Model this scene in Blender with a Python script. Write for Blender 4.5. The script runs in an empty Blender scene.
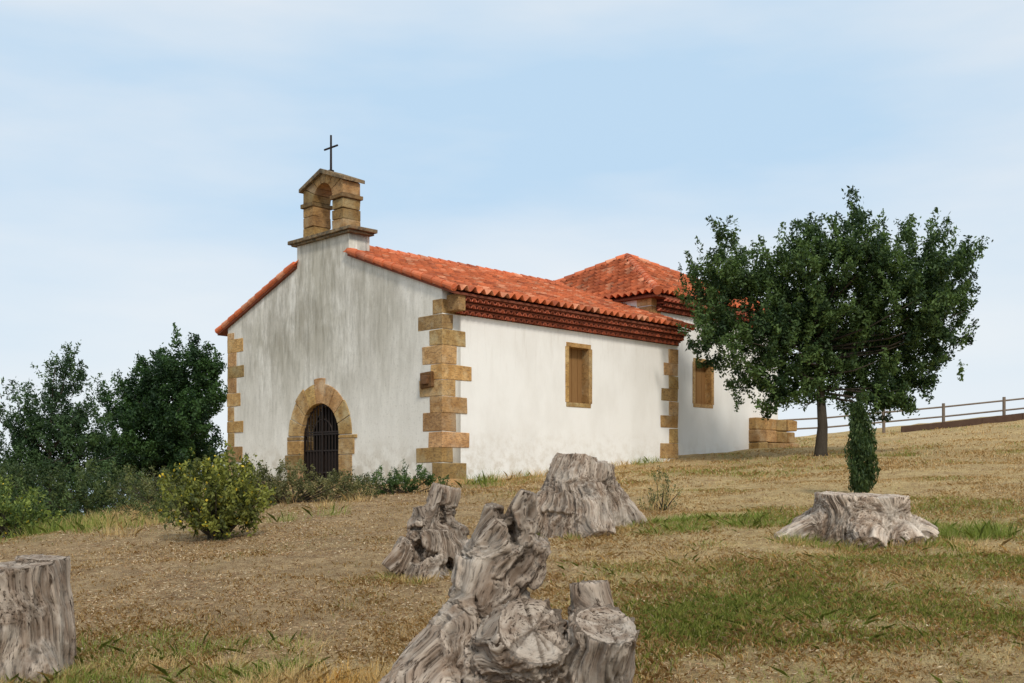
import bpy, bmesh, math, random
import numpy as np
from mathutils import Vector, Matrix
random.seed(7); rng=np.random.default_rng(7)
scene=bpy.context.scene
scene.view_settings.view_transform='Standard'; scene.view_settings.look='None'; scene.view_settings.exposure=0
COL=scene.collection

# ------------------------------------------------------------ noise
def h2(i,j,s):
    n=(i*374761393+j*668265263+s*1442695041)&0xffffffff
    n=((n^(n>>13))*1274126177)&0xffffffff
    return ((n^(n>>16))&0xffff)/65535.0
def vn2(x,y,s=0):
    x=np.asarray(x,float);y=np.asarray(y,float)
    i=np.floor(x).astype(np.int64);j=np.floor(y).astype(np.int64);fx=x-i;fy=y-j
    fx=fx*fx*(3-2*fx);fy=fy*fy*(3-2*fy)
    return (h2(i,j,s)*(1-fx)+h2(i+1,j,s)*fx)*(1-fy)+(h2(i,j+1,s)*(1-fx)+h2(i+1,j+1,s)*fx)*fy
def fbm2(x,y,s=0,o=4):
    a=0;t=0;w=1
    for k in range(o):
        a=a+w*vn2(x*2**k,y*2**k,s+k);t+=w;w*=.5
    return a/t
def h3(i,j,k,s): return h2(i+k*7919,j-k*104729,s)
def vn3(p,s=0):
    i=np.floor(p).astype(np.int64);f=p-i;f=f*f*(3-2*f)
    r=0
    for a in (0,1):
        for b in (0,1):
            for c in (0,1):
                w=(f[:,0] if a else 1-f[:,0])*(f[:,1] if b else 1-f[:,1])*(f[:,2] if c else 1-f[:,2])
                r=r+w*h3(i[:,0]+a,i[:,1]+b,i[:,2]+c,s)
    return r
def sstep(a,b,x):
    t=np.clip((np.asarray(x,float)-a)/(b-a),0,1);return t*t*(3-2*t)

# ------------------------------------------------------------ mesh helpers
def mk(name,verts,faces,mat=None,cols=None,parent=None,smooth=False):
    me=bpy.data.meshes.new(name)
    verts=np.asarray(verts,np.float32)
    if isinstance(faces,np.ndarray):
        k=faces.shape[1];n=len(faces)
        me.vertices.add(len(verts));me.vertices.foreach_set('co',verts.ravel())
        me.loops.add(n*k);me.loops.foreach_set('vertex_index',faces.astype(np.int32).ravel())
        me.polygons.add(n);me.polygons.foreach_set('loop_start',np.arange(0,n*k,k,dtype=np.int32))
        me.polygons.foreach_set('loop_total',np.full(n,k,np.int32))
        me.update(calc_edges=True)
    else:
        me.from_pydata([tuple(v) for v in verts],[],faces)
    if cols is not None:
        c=np.ones((len(verts),4),np.float32);c[:,:3]=np.asarray(cols)[:,:3]
        at=me.color_attributes.new('col','FLOAT_COLOR','POINT');at.data.foreach_set('color',c.ravel())
    if smooth: me.polygons.foreach_set('use_smooth',np.ones(len(me.polygons),bool))
    me.validate()
    ob=bpy.data.objects.new(name,me);COL.objects.link(ob)
    if mat: me.materials.append(mat)
    if parent: ob.parent=parent
    return ob
def empty(name,loc=(0,0,0),rz=0):
    e=bpy.data.objects.new(name,None);COL.objects.link(e);e.location=loc;e.rotation_euler=(0,0,rz);e.empty_display_size=.3
    return e
class Acc:
    def __init__(s): s.v=[];s.f=[];s.c=[]
    def add(s,v,f,c=(1,1,1)):
        o=len(s.v);s.v+= [tuple(a) for a in v];s.f+=[tuple(i+o for i in q) for q in f];s.c+=[tuple(c)]*len(v)
    def box(s,a,b,c=(1,1,1),j=0):
        v=[]
        for z in (a[2],b[2]):
            for (x,y) in ((a[0],a[1]),(b[0],a[1]),(b[0],b[1]),(a[0],b[1])):
                v.append((x+random.uniform(-j,j),y+random.uniform(-j,j),z+random.uniform(-j,j)))
        s.add(v,[(3,2,1,0),(4,5,6,7),(0,1,5,4),(1,2,6,5),(2,3,7,6),(3,0,4,7)],c)
    def tube(s,pts,rad,n=8,c=(1,1,1),cap=True):
        pts=[Vector(p) for p in pts];v=[];f=[]
        up=None
        for i,p in enumerate(pts):
            d=(pts[min(i+1,len(pts)-1)]-pts[max(i-1,0)]).normalized()
            if up is None: up=Vector((0,0,1)) if abs(d.z)<.9 else Vector((1,0,0))
            a=d.cross(up).normalized();b=a.cross(d).normalized();up=b
            for k in range(n):
                t=2*math.pi*k/n;v.append(p+(a*math.cos(t)+b*math.sin(t))*rad[i])
        for i in range(len(pts)-1):
            for k in range(n):
                f.append((i*n+k,i*n+(k+1)%n,(i+1)*n+(k+1)%n,(i+1)*n+k))
        if cap:
            f.append(tuple(range(n))[::-1]);f.append(tuple((len(pts)-1)*n+k for k in range(n)))
        s.add(v,f,c)
    def prism(s,poly,m0,m1,c=(1,1,1)):
        n=len(poly);v=[m0(*p) for p in poly]+[m1(*p) for p in poly]
        f=[tuple(range(n))[::-1],tuple(range(n,2*n))]+[(i,(i+1)%n,n+(i+1)%n,n+i) for i in range(n)]
        s.add(v,f,c)
    def obj(s,name,mat,parent=None,smooth=False,bevel=0):
        ob=mk(name,s.v,s.f,mat,s.c,parent,smooth)
        bm=bmesh.new();bm.from_mesh(ob.data);bmesh.ops.recalc_face_normals(bm,faces=bm.faces);bm.to_mesh(ob.data);bm.free()
        if bevel:
            m=ob.modifiers.new('b','BEVEL');m.width=bevel;m.segments=2
        return ob
def extr(name,outer,holes,th,fn,mat,parent):
    cu=bpy.data.curves.new(name+'c','CURVE');cu.dimensions='2D';cu.fill_mode='BOTH';cu.extrude=th/2
    for pl in [outer]+holes:
        sp=cu.splines.new('POLY');sp.points.add(len(pl)-1)
        for i,p in enumerate(pl): sp.points[i].co=(p[0],p[1],0,1)
        sp.use_cyclic_u=True
    ob=bpy.data.objects.new(name+'c',cu);COL.objects.link(ob)
    dg=bpy.context.evaluated_depsgraph_get();dg.update()
    me=bpy.data.meshes.new_from_object(ob.evaluated_get(dg));bpy.data.objects.remove(ob)
    for v in me.vertices: v.co=fn(v.co.x,v.co.y,v.co.z+th/2)
    bm=bmesh.new();bm.from_mesh(me);bmesh.ops.remove_doubles(bm,verts=bm.verts,dist=1e-4);bmesh.ops.recalc_face_normals(bm,faces=bm.faces);bm.to_mesh(me);bm.free()
    me.name=name;me.materials.clear();me.materials.append(mat)
    o=bpy.data.objects.new(name,me);COL.objects.link(o);o.parent=parent
    return o

# ------------------------------------------------------------ materials
class M:
    def __init__(s,name,rough=.9,spec=.2):
        s.m=bpy.data.materials.new(name);s.m.use_nodes=True;s.nt=s.m.node_tree;s.b=s.nt.nodes['Principled BSDF']
        s.b.inputs['Roughness'].default_value=rough;s.b.inputs['Specular IOR Level'].default_value=spec
        s.tc=s.n('ShaderNodeTexCoord')
    def n(s,t,**k):
        x=s.nt.nodes.new(t)
        for a,b in k.items(): setattr(x,a,b)
        return x
    def l(s,a,b): s.nt.links.new(a,b)
    def noise(s,scale,detail=6,rough=.6,sc=(1,1,1),src=None,dist=0,loc=(0,0,0)):
        mp=s.n('ShaderNodeMapping');mp.inputs['Scale'].default_value=sc;mp.inputs['Location'].default_value=loc
        s.l(src or s.tc.outputs['Object'],mp.inputs['Vector'])
        x=s.n('ShaderNodeTexNoise');x.inputs['Scale'].default_value=scale;x.inputs['Detail'].default_value=detail
        x.inputs['Roughness'].default_value=rough;x.inputs['Distortion'].default_value=dist
        s.l(mp.outputs[0],x.inputs['Vector']);return x.outputs['Fac']
    def ramp(s,fac,stops):
        x=s.n('ShaderNodeValToRGB');e=x.color_ramp.elements
        while len(e)<len(stops): e.new(.5)
        for i,(p,c) in enumerate(stops):
            e[i].position=p;e[i].color=(c,c,c,1) if isinstance(c,(int,float)) else (*c,1)
        s.l(fac,x.inputs['Fac']);return x.outputs['Color']
    def mix(s,fac,a,b,mode='MIX'):
        x=s.n('ShaderNodeMix',data_type='RGBA',blend_type=mode)
        for inp,v in ((x.inputs['Factor'],fac),(x.inputs['A'],a),(x.inputs['B'],b)):
            if isinstance(v,(int,float)): inp.default_value=v
            elif isinstance(v,tuple): inp.default_value=(*v,1)
            else: s.l(v,inp)
        return x.outputs['Result']
    def attr(s,nm='col'):
        x=s.n('ShaderNodeAttribute',attribute_name=nm);return x.outputs['Color']
    def bump(s,h,strength=.5,dist=.02,prev=None):
        x=s.n('ShaderNodeBump');x.inputs['Strength'].default_value=strength;x.inputs['Distance'].default_value=dist
        s.l(h,x.inputs['Height']);
        if prev: s.l(prev,x.inputs['Normal'])
        s.l(x.outputs[0],s.b.inputs['Normal']);return x.outputs[0]
    def color(s,c):
        if isinstance(c,tuple): s.b.inputs['Base Color'].default_value=(*c,1)
        else: s.l(c,s.b.inputs['Base Color'])
def sepz(m):
    x=m.n('ShaderNodeSeparateXYZ');m.l(m.tc.outputs['Object'],x.inputs[0]);return x.outputs['X'],x.outputs['Y'],x.outputs['Z']
def maprange(m,v,a,b,c,d):
    x=m.n('ShaderNodeMapRange');x.inputs[1].default_value=a;x.inputs[2].default_value=b;x.inputs[3].default_value=c;x.inputs[4].default_value=d
    m.l(v,x.inputs[0]);return x.outputs[0]
def math2(m,op,a,b):
    x=m.n('ShaderNodeMath',operation=op)
    for i,v in enumerate((a,b)):
        if isinstance(v,(int,float)): x.inputs[i].default_value=v
        else: m.l(v,x.inputs[i])
    return x.outputs[0]

m=M('weathered_plaster',.95,.1)
X,Y,Z=sepz(m)
st=m.ramp(m.noise(1.3,9,.70,(1,1,.30),dist=.4),[(.42,0.),(.58,1.)])
st2=m.ramp(m.noise(6,8,.74,(1,1,.16),loc=(3,1,0),dist=.3),[(.45,0.),(.62,1.)])
blot=m.ramp(m.noise(.7,7,.65,(1,1,.8),loc=(0,4.2,1)),[(.40,0.15),(.58,1.)])
hz=maprange(m,Z,.8,4.0,.15,1.)
ctr=maprange(m,math2(m,'ABSOLUTE',math2(m,'SUBTRACT',Y,6.2),0),1.2,6.2,1.,.3)
hz=math2(m,'MULTIPLY',hz,ctr)
f1=math2(m,'MULTIPLY',math2(m,'MULTIPLY',st,hz),.62)
c=m.mix(math2(m,'MULTIPLY',hz,math2(m,'MULTIPLY',blot,.8)),(.84,.80,.72),(.46,.425,.34))
c=m.mix(f1,c,(.36,.325,.26))
f2=math2(m,'MULTIPLY',math2(m,'MULTIPLY',st2,hz),.5)
c=m.mix(f2,c,(.21,.19,.145))
spk=math2(m,'MULTIPLY',m.ramp(m.noise(14,7,.75,(1,1,.8)),[(.54,0.),(.66,1.)]),.4)
c=m.mix(spk,c,(.38,.34,.27))
low=math2(m,'MULTIPLY',m.ramp(m.noise(3,6,.6),[(.42,0.),(.58,1.)]),maprange(m,Z,-.1,1.1,.7,0.))
c=m.mix(low,c,(.42,.35,.25))
m.color(c);m.bump(m.noise(25,5,.6),.4,.012);PL_F=m.m
m=M('white_plaster',.95,.1)
X,Y,Z=sepz(m)
c=m.mix(m.ramp(m.noise(1.1,6,.6,(1,1,.5)),[(.42,0.),(.62,1.)]),(.88,.86,.82),(.82,.795,.75))
c=m.mix(math2(m,'MULTIPLY',m.ramp(m.noise(5,8,.7,(1,1,.13)),[(.52,0.),(.64,1.)]),maprange(m,Z,2.2,4.2,.02,.3)),c,(.55,.50,.43))
low=math2(m,'MULTIPLY',m.ramp(m.noise(3.5,8,.7),[(.45,0.),(.62,1.)]),maprange(m,Z,.0,1.4,.6,0.))
c=m.mix(low,c,(.50,.42,.31))
m.color(c);m.bump(m.noise(18,5,.6),.3,.012);PL_S=m.m
m=M('sandstone',.92,.15)
c=m.mix(m.ramp(m.noise(3.2,8,.65),[(.4,0.),(.6,1.)]),(.58,.37,.165),(.40,.23,.09))
c=m.mix(m.ramp(m.noise(9,7,.72,(1,1,2.5)),[(.50,0.),(.64,.8)]),c,(.19,.12,.07))
c=m.mix(m.ramp(m.noise(1.7,5,.6),[(.5,0.),(.65,.7)]),c,(.62,.48,.29))
c=m.mix(m.ramp(m.noise(30,4,.7),[(.55,0.),(.65,.6)]),c,(.16,.11,.07))
c=m.mix(1.,c,m.attr(),'MULTIPLY')
m.color(c);m.bump(m.noise(22,7,.7),.8,.03);STONE=m.m
m=M('lichen_stone',.95,.1)
c=m.mix(m.ramp(m.noise(5,8,.7),[(.4,0.),(.6,1.)]),(.26,.17,.09),(.09,.075,.055))
c=m.mix(m.ramp(m.noise(11,6,.7),[(.5,0.),(.65,.7)]),c,(.34,.28,.18))
m.color(c);m.bump(m.noise(20,7,.7),.8,.03);DSTONE=m.m
m=M('terracotta_tile',.85,.25)
c=m.mix(m.ramp(m.noise(6,6,.7),[(.42,0.),(.65,.5)]),m.attr(),(.42,.11,.05))
c=m.mix(m.ramp(m.noise(2.2,5,.6),[(.52,0.),(.68,.4)]),c,(.72,.31,.18))
c=m.mix(m.ramp(m.noise(3.5,8,.75),[(.56,0.),(.68,.55)]),c,(.24,.09,.05))
m.color(c);m.bump(m.noise(40,4,.6),.3,.01);TILE=m.m
m=M('eave_tile',.9,.1)
c=m.mix(m.noise(7,5,.6),(.20,.058,.036),(.36,.125,.075));c=m.mix(1.,c,m.attr(),'MULTIPLY');m.color(c);ETILE=m.m
m=M('dark_iron',.55,.4);m.color(m.mix(m.noise(20,4,.6),(.012,.011,.012),(.05,.03,.02)));m.b.inputs['Metallic'].default_value=.6;IRON=m.m
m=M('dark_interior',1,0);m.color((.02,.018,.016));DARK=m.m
m=M('shutter_wood',.8,.2);m.color(m.mix(m.noise(6,5,.6,(6,6,.5)),(.20,.10,.035),(.32,.18,.07)));m.bump(m.noise(10,5,.6,(6,6,.4)),.5,.01);WOOD=m.m
m=M('fence_wood',.9,.1);m.color(m.mix(m.noise(6,5,.6,(1,1,1)),(.14,.10,.075),(.27,.22,.17)));m.bump(m.noise(20,5,.6),.5,.01);FWOOD=m.m
m=M('bark',.95,.1);m.color(m.mix(m.noise(9,6,.7,(1,1,.3)),(.03,.024,.018),(.10,.08,.06)));m.bump(m.noise(14,6,.7,(1,1,.25)),.9,.04);BARK=m.m
def leafmat(nm,tr=.35,tint=(1.1,1.25,.6)):
    m=M(nm,.6,.3);c=m.attr();m.color(c)
    t=m.n('ShaderNodeBsdfTranslucent');m.l(m.mix(1.,c,tint,'MULTIPLY'),t.inputs['Color'])
    x=m.n('ShaderNodeMixShader');x.inputs[0].default_value=tr
    out=m.nt.nodes['Material Output'];m.l(m.b.outputs[0],x.inputs[1]);m.l(t.outputs[0],x.inputs[2]);m.l(x.outputs[0],out.inputs['Surface']);return m.m
LEAF=leafmat('foliage_leaf',.25);GRASSM=leafmat('grass_blade',.35,(1.15,1.0,.75))
m=M('weathered_stump_wood',.95,.1)
g=m.attr('grain_shade');gv=m.n('ShaderNodeAttribute',attribute_name='gvec').outputs['Vector']
n1=m.noise(14,7,.62,src=gv,dist=.3)
n2=m.noise(60,5,.7,src=gv,dist=.2)
c=m.mix(m.ramp(n1,[(.40,0.),(.60,1.)]),(.225,.165,.12),(.46,.385,.31))
c=m.mix(m.ramp(n2,[(.39,1.),(.48,0.)]),c,(.06,.042,.03))
c=m.mix(m.ramp(m.noise(2.6,6,.65),[(.5,0.),(.66,.65)]),c,(.50,.45,.385))
c=m.mix(m.ramp(m.noise(4,5,.65,loc=(5,5,5)),[(.56,0.),(.70,.45)]),c,(.28,.18,.11))
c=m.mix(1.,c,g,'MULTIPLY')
m.color(c)
b=m.bump(n1,.75,.035);m.bump(n2,.8,.015,prev=b);STUMP=m.m

# ------------------------------------------------------------ terrain (eye level is z=0)
def gz(x,y):
    x=np.asarray(x,float);y=np.asarray(y,float)
    z=-1.6+.058*y+.047*np.clip(x,-40,40)
    z=z+.55*sstep(11,24,x)*sstep(25,46,y)
    q=np.maximum(0,-x-(7.0+.12*(y-18)))*sstep(13,20,y)
    z=z-.15*np.minimum(q,12)**1.3
    z=z-.006*np.maximum(0,y-46.5)**2
    z=z-.002*np.maximum(0,np.abs(x)-30)**2-.002*np.maximum(0,-y-25)**2
    near=1-sstep(40,80,np.hypot(x,y-20))
    z=z+near*((fbm2(x*.35,y*.35,3,4)-.5)*.28+(fbm2(x*2.2,y*2.2,9,3)-.5)*.06)
    return np.maximum(z,-60+ (fbm2(x*.01,y*.01,5,3))*4)
def green(x,y):
    g=sstep(.54,.70,fbm2(x*.75+7,y*.5,21,4))*.5*(.3+.7*sstep(-1,2,x))
    for (cx,cy,rx,ry,a) in ((1.5,8.3,.8,.9,.9),(3.0,8.6,.8,.7,.7),(2.4,14,1.1,.6,.9),(4.6,13.3,1.3,.8,.5),(-3.1,7.6,.6,.9,.8),(-2.6,6.6,.6,.5,.7),(-8.2,18.5,2.5,1.8,.9),(2.,7.,1.6,.5,.5),(6.4,15,.7,1.0,.6),(4.5,27.5,3,1.0,.3),(8.5,30,3,1.5,.5),(4.5,10.5,2.0,.8,.5),(3.6,7.4,.9,.5,.5)):
        g=g+a*np.exp(-((x-cx)/rx)**2-((y-cy)/ry)**2)*np.clip(2.6*fbm2(x*2.5,y*2.5,31,3)-.55,0,1.5)
    return np.clip(g,0,1)
n=620
t=np.linspace(-1,1,n);ax=np.sinh(t*8.2)/np.sinh(8.2)*3500
gx,gy=np.meshgrid(ax,ax+11);vz=gz(gx,gy)
V=np.stack([gx.ravel(),gy.ravel(),vz.ravel()],1)
i,j=np.meshgrid(np.arange(n-1),np.arange(n-1));k=(j*n+i).ravel();F=np.stack([k,k+1,k+n+1,k+n],1)
gg=green(gx,gy).ravel();mul=((1-sstep(-2.0,2.5,gx+(fbm2(gx*.8,gy*.8,12,3)-.5)*3))*(sstep(6,9,gy))*(1-.6*sstep(24,30,gy))).ravel()
m=M('dry_grass_ground',1,.05)
sp=m.n('ShaderNodeSeparateColor');m.l(m.attr(),sp.inputs[0])
a=m.noise(.6,8,.65);b_=m.noise(7,8,.7);d=m.noise(38,6,.75);e=m.noise(110,3,.7);mid=m.noise(2.1,7,.7)
c=m.mix(m.ramp(a,[(.40,0.),(.60,1.)]),(.58,.405,.18),(.40,.265,.125))
c=m.mix(m.ramp(mid,[(.44,0.),(.58,.75)]),c,(.33,.20,.09))
c=m.mix(m.ramp(b_,[(.46,0.),(.60,.8)]),c,(.66,.49,.24))
brown=m.mix(m.ramp(b_,[(.42,0.),(.58,1.)]),(.27,.16,.085),(.48,.325,.18))
brown=m.mix(m.ramp(mid,[(.46,0.),(.6,.75)]),brown,(.20,.12,.065))
c=m.mix(math2(m,'MULTIPLY',sp.outputs['Green'],.85),c,brown)
c=m.mix(math2(m,'MULTIPLY',sp.outputs['Red'],.6),c,(.19,.20,.055))
c=m.mix(m.ramp(d,[(.38,.9),(.48,0.)]),c,(.12,.075,.04))
c=m.mix(m.ramp(e,[(.52,0.),(.64,.7)]),c,(.72,.57,.33))
m.color(c);bb=m.bump(b_,.6,.08);m.bump(d,.9,.04,prev=bb)
mk('ground',V,F,m.m,np.stack([gg,mul,gg*0],1),smooth=True)
m=M('hazy_sea_water',.35,.4);m.color((.42,.50,.56));m.bump(m.noise(.05,4,.6),.3,.5)  # distance haze is painted into the pale base colour
sea=mk('sea',[(-9000,-9000,-45),(9000,-9000,-45),(9000,12000,-45),(-9000,12000,-45)],[(0,1,2,3)],m.m)

# ------------------------------------------------------------ chapel
CH=empty('chapel',(-1.68,26,0),math.atan2(.709,.705))
W=9.85;L=9.5;RC=4.93
def zr(y): return 4.46+.358*(min(y,2*RC-y)+.5)
fz=-1.4
dc=5.04;dr=.90;dsp=1.16;dbot=-.35
arch=[(dc-dr,dbot),(dc+dr,dbot)]+[(dc+dr*math.cos(a),dsp+dr*math.sin(a)) for a in np.linspace(0,math.pi,20)]
outer=[(0,fz),(W,fz),(W,zr(W)-.09),(6.14,zr(6.14)-.09),(6.14,6.5),(3.72,6.5),(3.72,zr(3.72)-.09),(0,zr(0)-.09)]
extr('facade_wall',outer,[arch],.6,lambda a,b,c:(c,a,b),PL_F,CH)
wx0,wx1,wz0,wz1=4.49,5.44,2.03,3.58
extr('side_wall',[(.6,fz),(L,fz),(L,4.5),(.6,4.5)],[[(wx0,wz0),(wx1,wz0),(wx1,wz1),(wx0,wz1)]],.5,lambda a,b,c:(a,c,b),PL_S,CH)
A=Acc();A.box((.6,W-.5,fz),(L,W,4.5));A.box((L-.45,.5,fz),(L-.002,W-.5,4.6));A.obj('rear_walls',PL_S,CH)
cx0,cx1,cy0,cy1=9.7,16.9,1.0,9.0
extr('chancel_side_wall',[(L,fz),(cx1,fz),(cx1,5.62),(L,5.62)],[[(11.75,2.4),(12.8,2.4),(12.8,3.8),(11.75,3.8)]],.5,lambda a,b,c:(a,cy0+c,b),PL_S,CH)
A=Acc();A.box((L+.001,cy0+.5,fz),(cx0+.5,cy1,5.62));A.box((cx0+.5,cy1-.5,fz),(cx1,cy1,5.62));A.box((cx1-.5,cy0+.5,fz),(cx1-.003,cy1-.5,5.62));A.obj('chancel_walls',PL_S,CH)
def rc(lo=.65,hi=1.15):
    g=random.uniform(lo,hi);return (g*random.uniform(.95,1.08),g,g*random.uniform(.85,1.08))
def quoin(A,cx,cy,sx,sy,z0,z1,h=.42,first=0,long=.85,short=.42):
    z=z0;k=first
    while z<z1-.1:
        hh=min(h*random.uniform(.85,1.15),z1-z)
        lx=(long if k%2 else short)*random.uniform(.78,1.15);ly=(short*1.05 if k%2 else long)*random.uniform(.78,1.15)
        p=.012+random.uniform(0,.012)
        xs=sorted((cx-sx*p,cx+sx*lx));ys=sorted((cy-sy*p,cy+sy*ly))
        A.box((xs[0],ys[0],z),(xs[1],ys[1],z+hh-.008),rc(),.012)
        z+=hh;k+=1
A=Acc()
quoin(A,0,0,1,1,-.02,4.4,.41,1)
A.box((-.06,-.06,-.9),(1.0,1.15,-.015),rc(),.01)
A.box((.15,-.42,4.02),(.38,.2,4.42),rc(.6,.7),.01)
quoin(A,0,W,1,-1,-.3,4.4,.42,0)
quoin(A,L,0,-1,1,-.2,3.98,.42,1,.8,.4)
quoin(A,L+.003,cy0,1,1,4.6,5.6,.38,1,.8,.5)
A.obj('corner_quoins',STONE,CH,bevel=.015)
A=Acc()
for lvl,(zz,hh) in enumerate(((-.3,1.1),(.8,.45),(1.25,.42),(1.67,.42))):
    xx=15.0
    while xx<17.6-.1*lvl:
        w=random.uniform(.5,.85);A.box((xx,cy0-.5+.07*lvl+random.uniform(-.03,.03),zz),(min(xx+w,17.7)-.012,cy0+.3,zz+hh-.012),rc(.55,.95),.02);xx+=w
A.obj('stone_buttress',STONE,CH,bevel=.04)
A=Acc()
N=9
for q in range(N):
    a0=math.pi*q/N+.008;a1=math.pi*(q+1)/N-.008;ro=dr+.58+random.uniform(-.07,.1)+(.12 if q==4 else 0);ri=dr-.02
    poly=[(dc+ri*math.cos(a),dsp+ri*math.sin(a)) for a in np.linspace(a0,a1,5)]+[(dc+ro*math.cos(a),dsp+ro*math.sin(a)) for a in np.linspace(a1,a0,5)]
    p=.025+random.uniform(0,.015)
    A.prism(poly,lambda a,b:(-p,a,b),lambda a,b:(.42,a,b),rc(.6,1.05))
for sgn in (-1,1):
    z=-.6
    while z<dsp-.05:
        hh=min(random.uniform(.36,.46),dsp-z);w=random.choice([.55,.78,.66])
        ys=sorted((dc+sgn*(dr-.02),dc+sgn*(dr+w)));p=.025+random.uniform(0,.012)
        A.box((-p,ys[0],z),(.42,ys[1],z+hh-.01),rc(.6,1.05),.006);z+=hh
A.box((-.25,dc-1.1,-.6),(.45,dc+1.1,-.2),(.9,.9,.9),.01)
A.obj('door_surround',STONE,CH,bevel=.015)
A=Acc();gxp=.10
for yy in np.linspace(dc-dr+.04,dc+dr-.04,13):
    top=dsp+math.sqrt(max(.001,dr**2-(yy-dc)**2))-.02
    A.tube([(gxp,yy,-.2),(gxp,yy,top)],[.017]*2,6)
for zz in (-.12,.15,.75,1.2,1.26):
    A.box((gxp-.02,dc-dr+.03,zz-.02),(gxp+.02,dc+dr-.03,zz+.02))
A.box((gxp-.03,dc-.03,-.18),(gxp+.03,dc+.03,dsp+dr-.03))
for s_ in (-1,1): A.box((gxp-.03,dc+s_*(dr-.045)-.02,-.18),(gxp+.03,dc+s_*(dr-.045)+.02,dsp))
for rr in (.45,.83):
    A.tube([(gxp,dc+rr*math.cos(a),dsp+rr*math.sin(a)) for a in np.linspace(0,math.pi,16)],[.018]*16,6)
A.box((gxp+.03,dc-.84,-.2),(gxp+.045,dc+.84,.75))
A.obj('iron_gate',IRON,CH)
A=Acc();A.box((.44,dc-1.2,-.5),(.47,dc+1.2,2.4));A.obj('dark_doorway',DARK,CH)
A=Acc();A.box((-.1,.28,2.2),(.02,.72,2.58),(.35,.28,.25),.02);A.box((-.16,.36,2.28),(-.1,.62,2.5),(.3,.22,.2),.02);A.obj('weathered_block',STONE,CH,bevel=.02)
def window(nm,x0,x1,z0,z1,y):
    A=Acc();p=.015
    A.box((x0-.03,y-p,z0-.10),(x1+.03,y+.4,z0+.02),rc(.8,1.),.003)
    A.box((x0-.03,y-p,z1-.02),(x1+.03,y+.4,z1+.10),rc(.8,1.),.003)
    A.box((x0-.07,y-p-.002,z0+.022),(x0+.07,y+.4,z1-.022),rc(1.,1.15),.003)
    A.box((x1-.06,y-p-.002,z0+.022),(x1+.08,y+.4,z1-.022),rc(.75,.9),.003)
    A.obj(nm+'_frame',STONE,CH,bevel=.008)
    A=Acc();A.box((x0+.05,y+.25,z0),(x1-.05,y+.29,z1));
    for k in range(1,4):
        xx=x0+(x1-x0)*k/4;A.box((xx-.012,y+.235,z0),(xx+.012,y+.25,z1))
    A.obj(nm+'_shutter',WOOD,CH)
window('side_window',wx0,wx1,wz0,wz1,0)
window('chancel_window',11.75,12.8,2.4,3.8,cy0)

def tilecol(k):
    base=np.array([.66,.168,.066]);g=rng.uniform(.72,1.18,(k,1));c=base*g
    r=rng.random((k,1));c=np.where(r<.14,np.array([.74,.31,.17])*g,c);c=np.where(r>.88,np.array([.40,.10,.045])*g,c);return c
def tile_sheet(nm,O,Aax,U,lena,lenu,clip=None,pitch=.27,course=.40,res=8):
    O=np.array(O,float);Aax=np.array(Aax,float);U=np.array(U,float);U/=np.linalg.norm(U);Nn=np.cross(Aax,U)
    if Nn[2]<0: Nn=-Nn
    na=int(round(lena/pitch));pitch=lena/na;nc=int(math.ceil(lenu/course));course=lenu/nc
    us=np.linspace(0,lena,na*res+1)
    tr=rng.uniform(-.012,.014,(nc,na));tc=tilecol(nc*na).reshape(nc,na,3)
    ti=np.clip((us/pitch).astype(int),0,na-1);fr=us/pitch-np.floor(us/pitch+1e-9)
    prof=.062*(1-np.cos(2*math.pi*us/pitch))
    P=[];C=[]
    for c in range(nc):
        for q in (0,1):
            v=c*course+(0 if q==0 else course-.004)
            h=prof+.014+(.045 if q==0 else .004)+tr[c,ti]*np.sin(math.pi*fr)**2
            vv=v-(.03 if q==0 else 0)+tr[c,ti]*1.5*(q==0)
            P.append(O+us[:,None]*Aax+np.broadcast_to(np.asarray(vv).reshape(-1,1),(len(us),1))*U+h[:,None]*Nn);C.append(tc[c,ti])
    m_=len(us);R=len(P);V=np.concatenate(P);C=np.concatenate(C)
    i,j=np.meshgrid(np.arange(m_-1),np.arange(R-1));k=(j*m_+i).ravel();F=np.stack([k,k+1,k+m_+1,k+m_],1)
    if clip is not None:
        cen=V[F].mean(1)-O;ca=cen@Aax;cu=cen@U;F=F[clip(ca,cu)]
    ob=mk(nm,V,F,TILE,C,CH,smooth=False)
    s=ob.modifiers.new('s','SOLIDIFY');s.thickness=.014;s.offset=-1
    return ob
sl=math.sqrt(1+.358**2)
run=RC+.5
RL=L+.02
u1=(3.70+.5)*sl
ped=lambda a,u:~((a<.75)&(u>u1))
u2=(2*RC+.5-6.16)*sl
ped2=lambda a,u:~((a<.75)&(u>u2))
tile_sheet('nave_roof_tiles',(-.12,-.5,4.43),(1,0,0),(0,1,.358),RL+.2,run*sl,clip=ped)
tile_sheet('nave_roof_tiles_rear',(-.12,2*RC+.5,4.43),(1,0,0),(0,-1,.358),RL+.2,run*sl,clip=ped2)
A=Acc()
A.prism([(-.47,4.43),(RC,6.37),(2*RC+.47,4.43),(2*RC+.47,4.38),(RC,6.31),(-.47,4.38)],lambda a,b:(.605,a,b),lambda a,b:(L+.04,a,b),(.7,.7,.7))
for ya,yb in ((-.47,3.69),(2*RC+.47,6.17)):
    A.prism([(ya,zr(ya)-.032),(yb,zr(yb)-.032),(yb,zr(yb)-.085),(ya,zr(ya)-.085)],lambda a,b:(-.08,a,b),lambda a,b:(.604,a,b),(.7,.7,.7))
A.obj('roof_deck',ETILE,CH)
def barrel(A,p0,p1,r=.1,step=.38):
    p0=Vector(p0);p1=Vector(p1);n=max(1,int((p1-p0).length/step))
    for q in range(n):
        a=p0.lerp(p1,q/n);b=p0.lerp(p1,(q+1.12)/n);cc=tilecol(1)[0]
        A.tube([a,b],[r*1.15,r*.88],12,cc)
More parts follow.
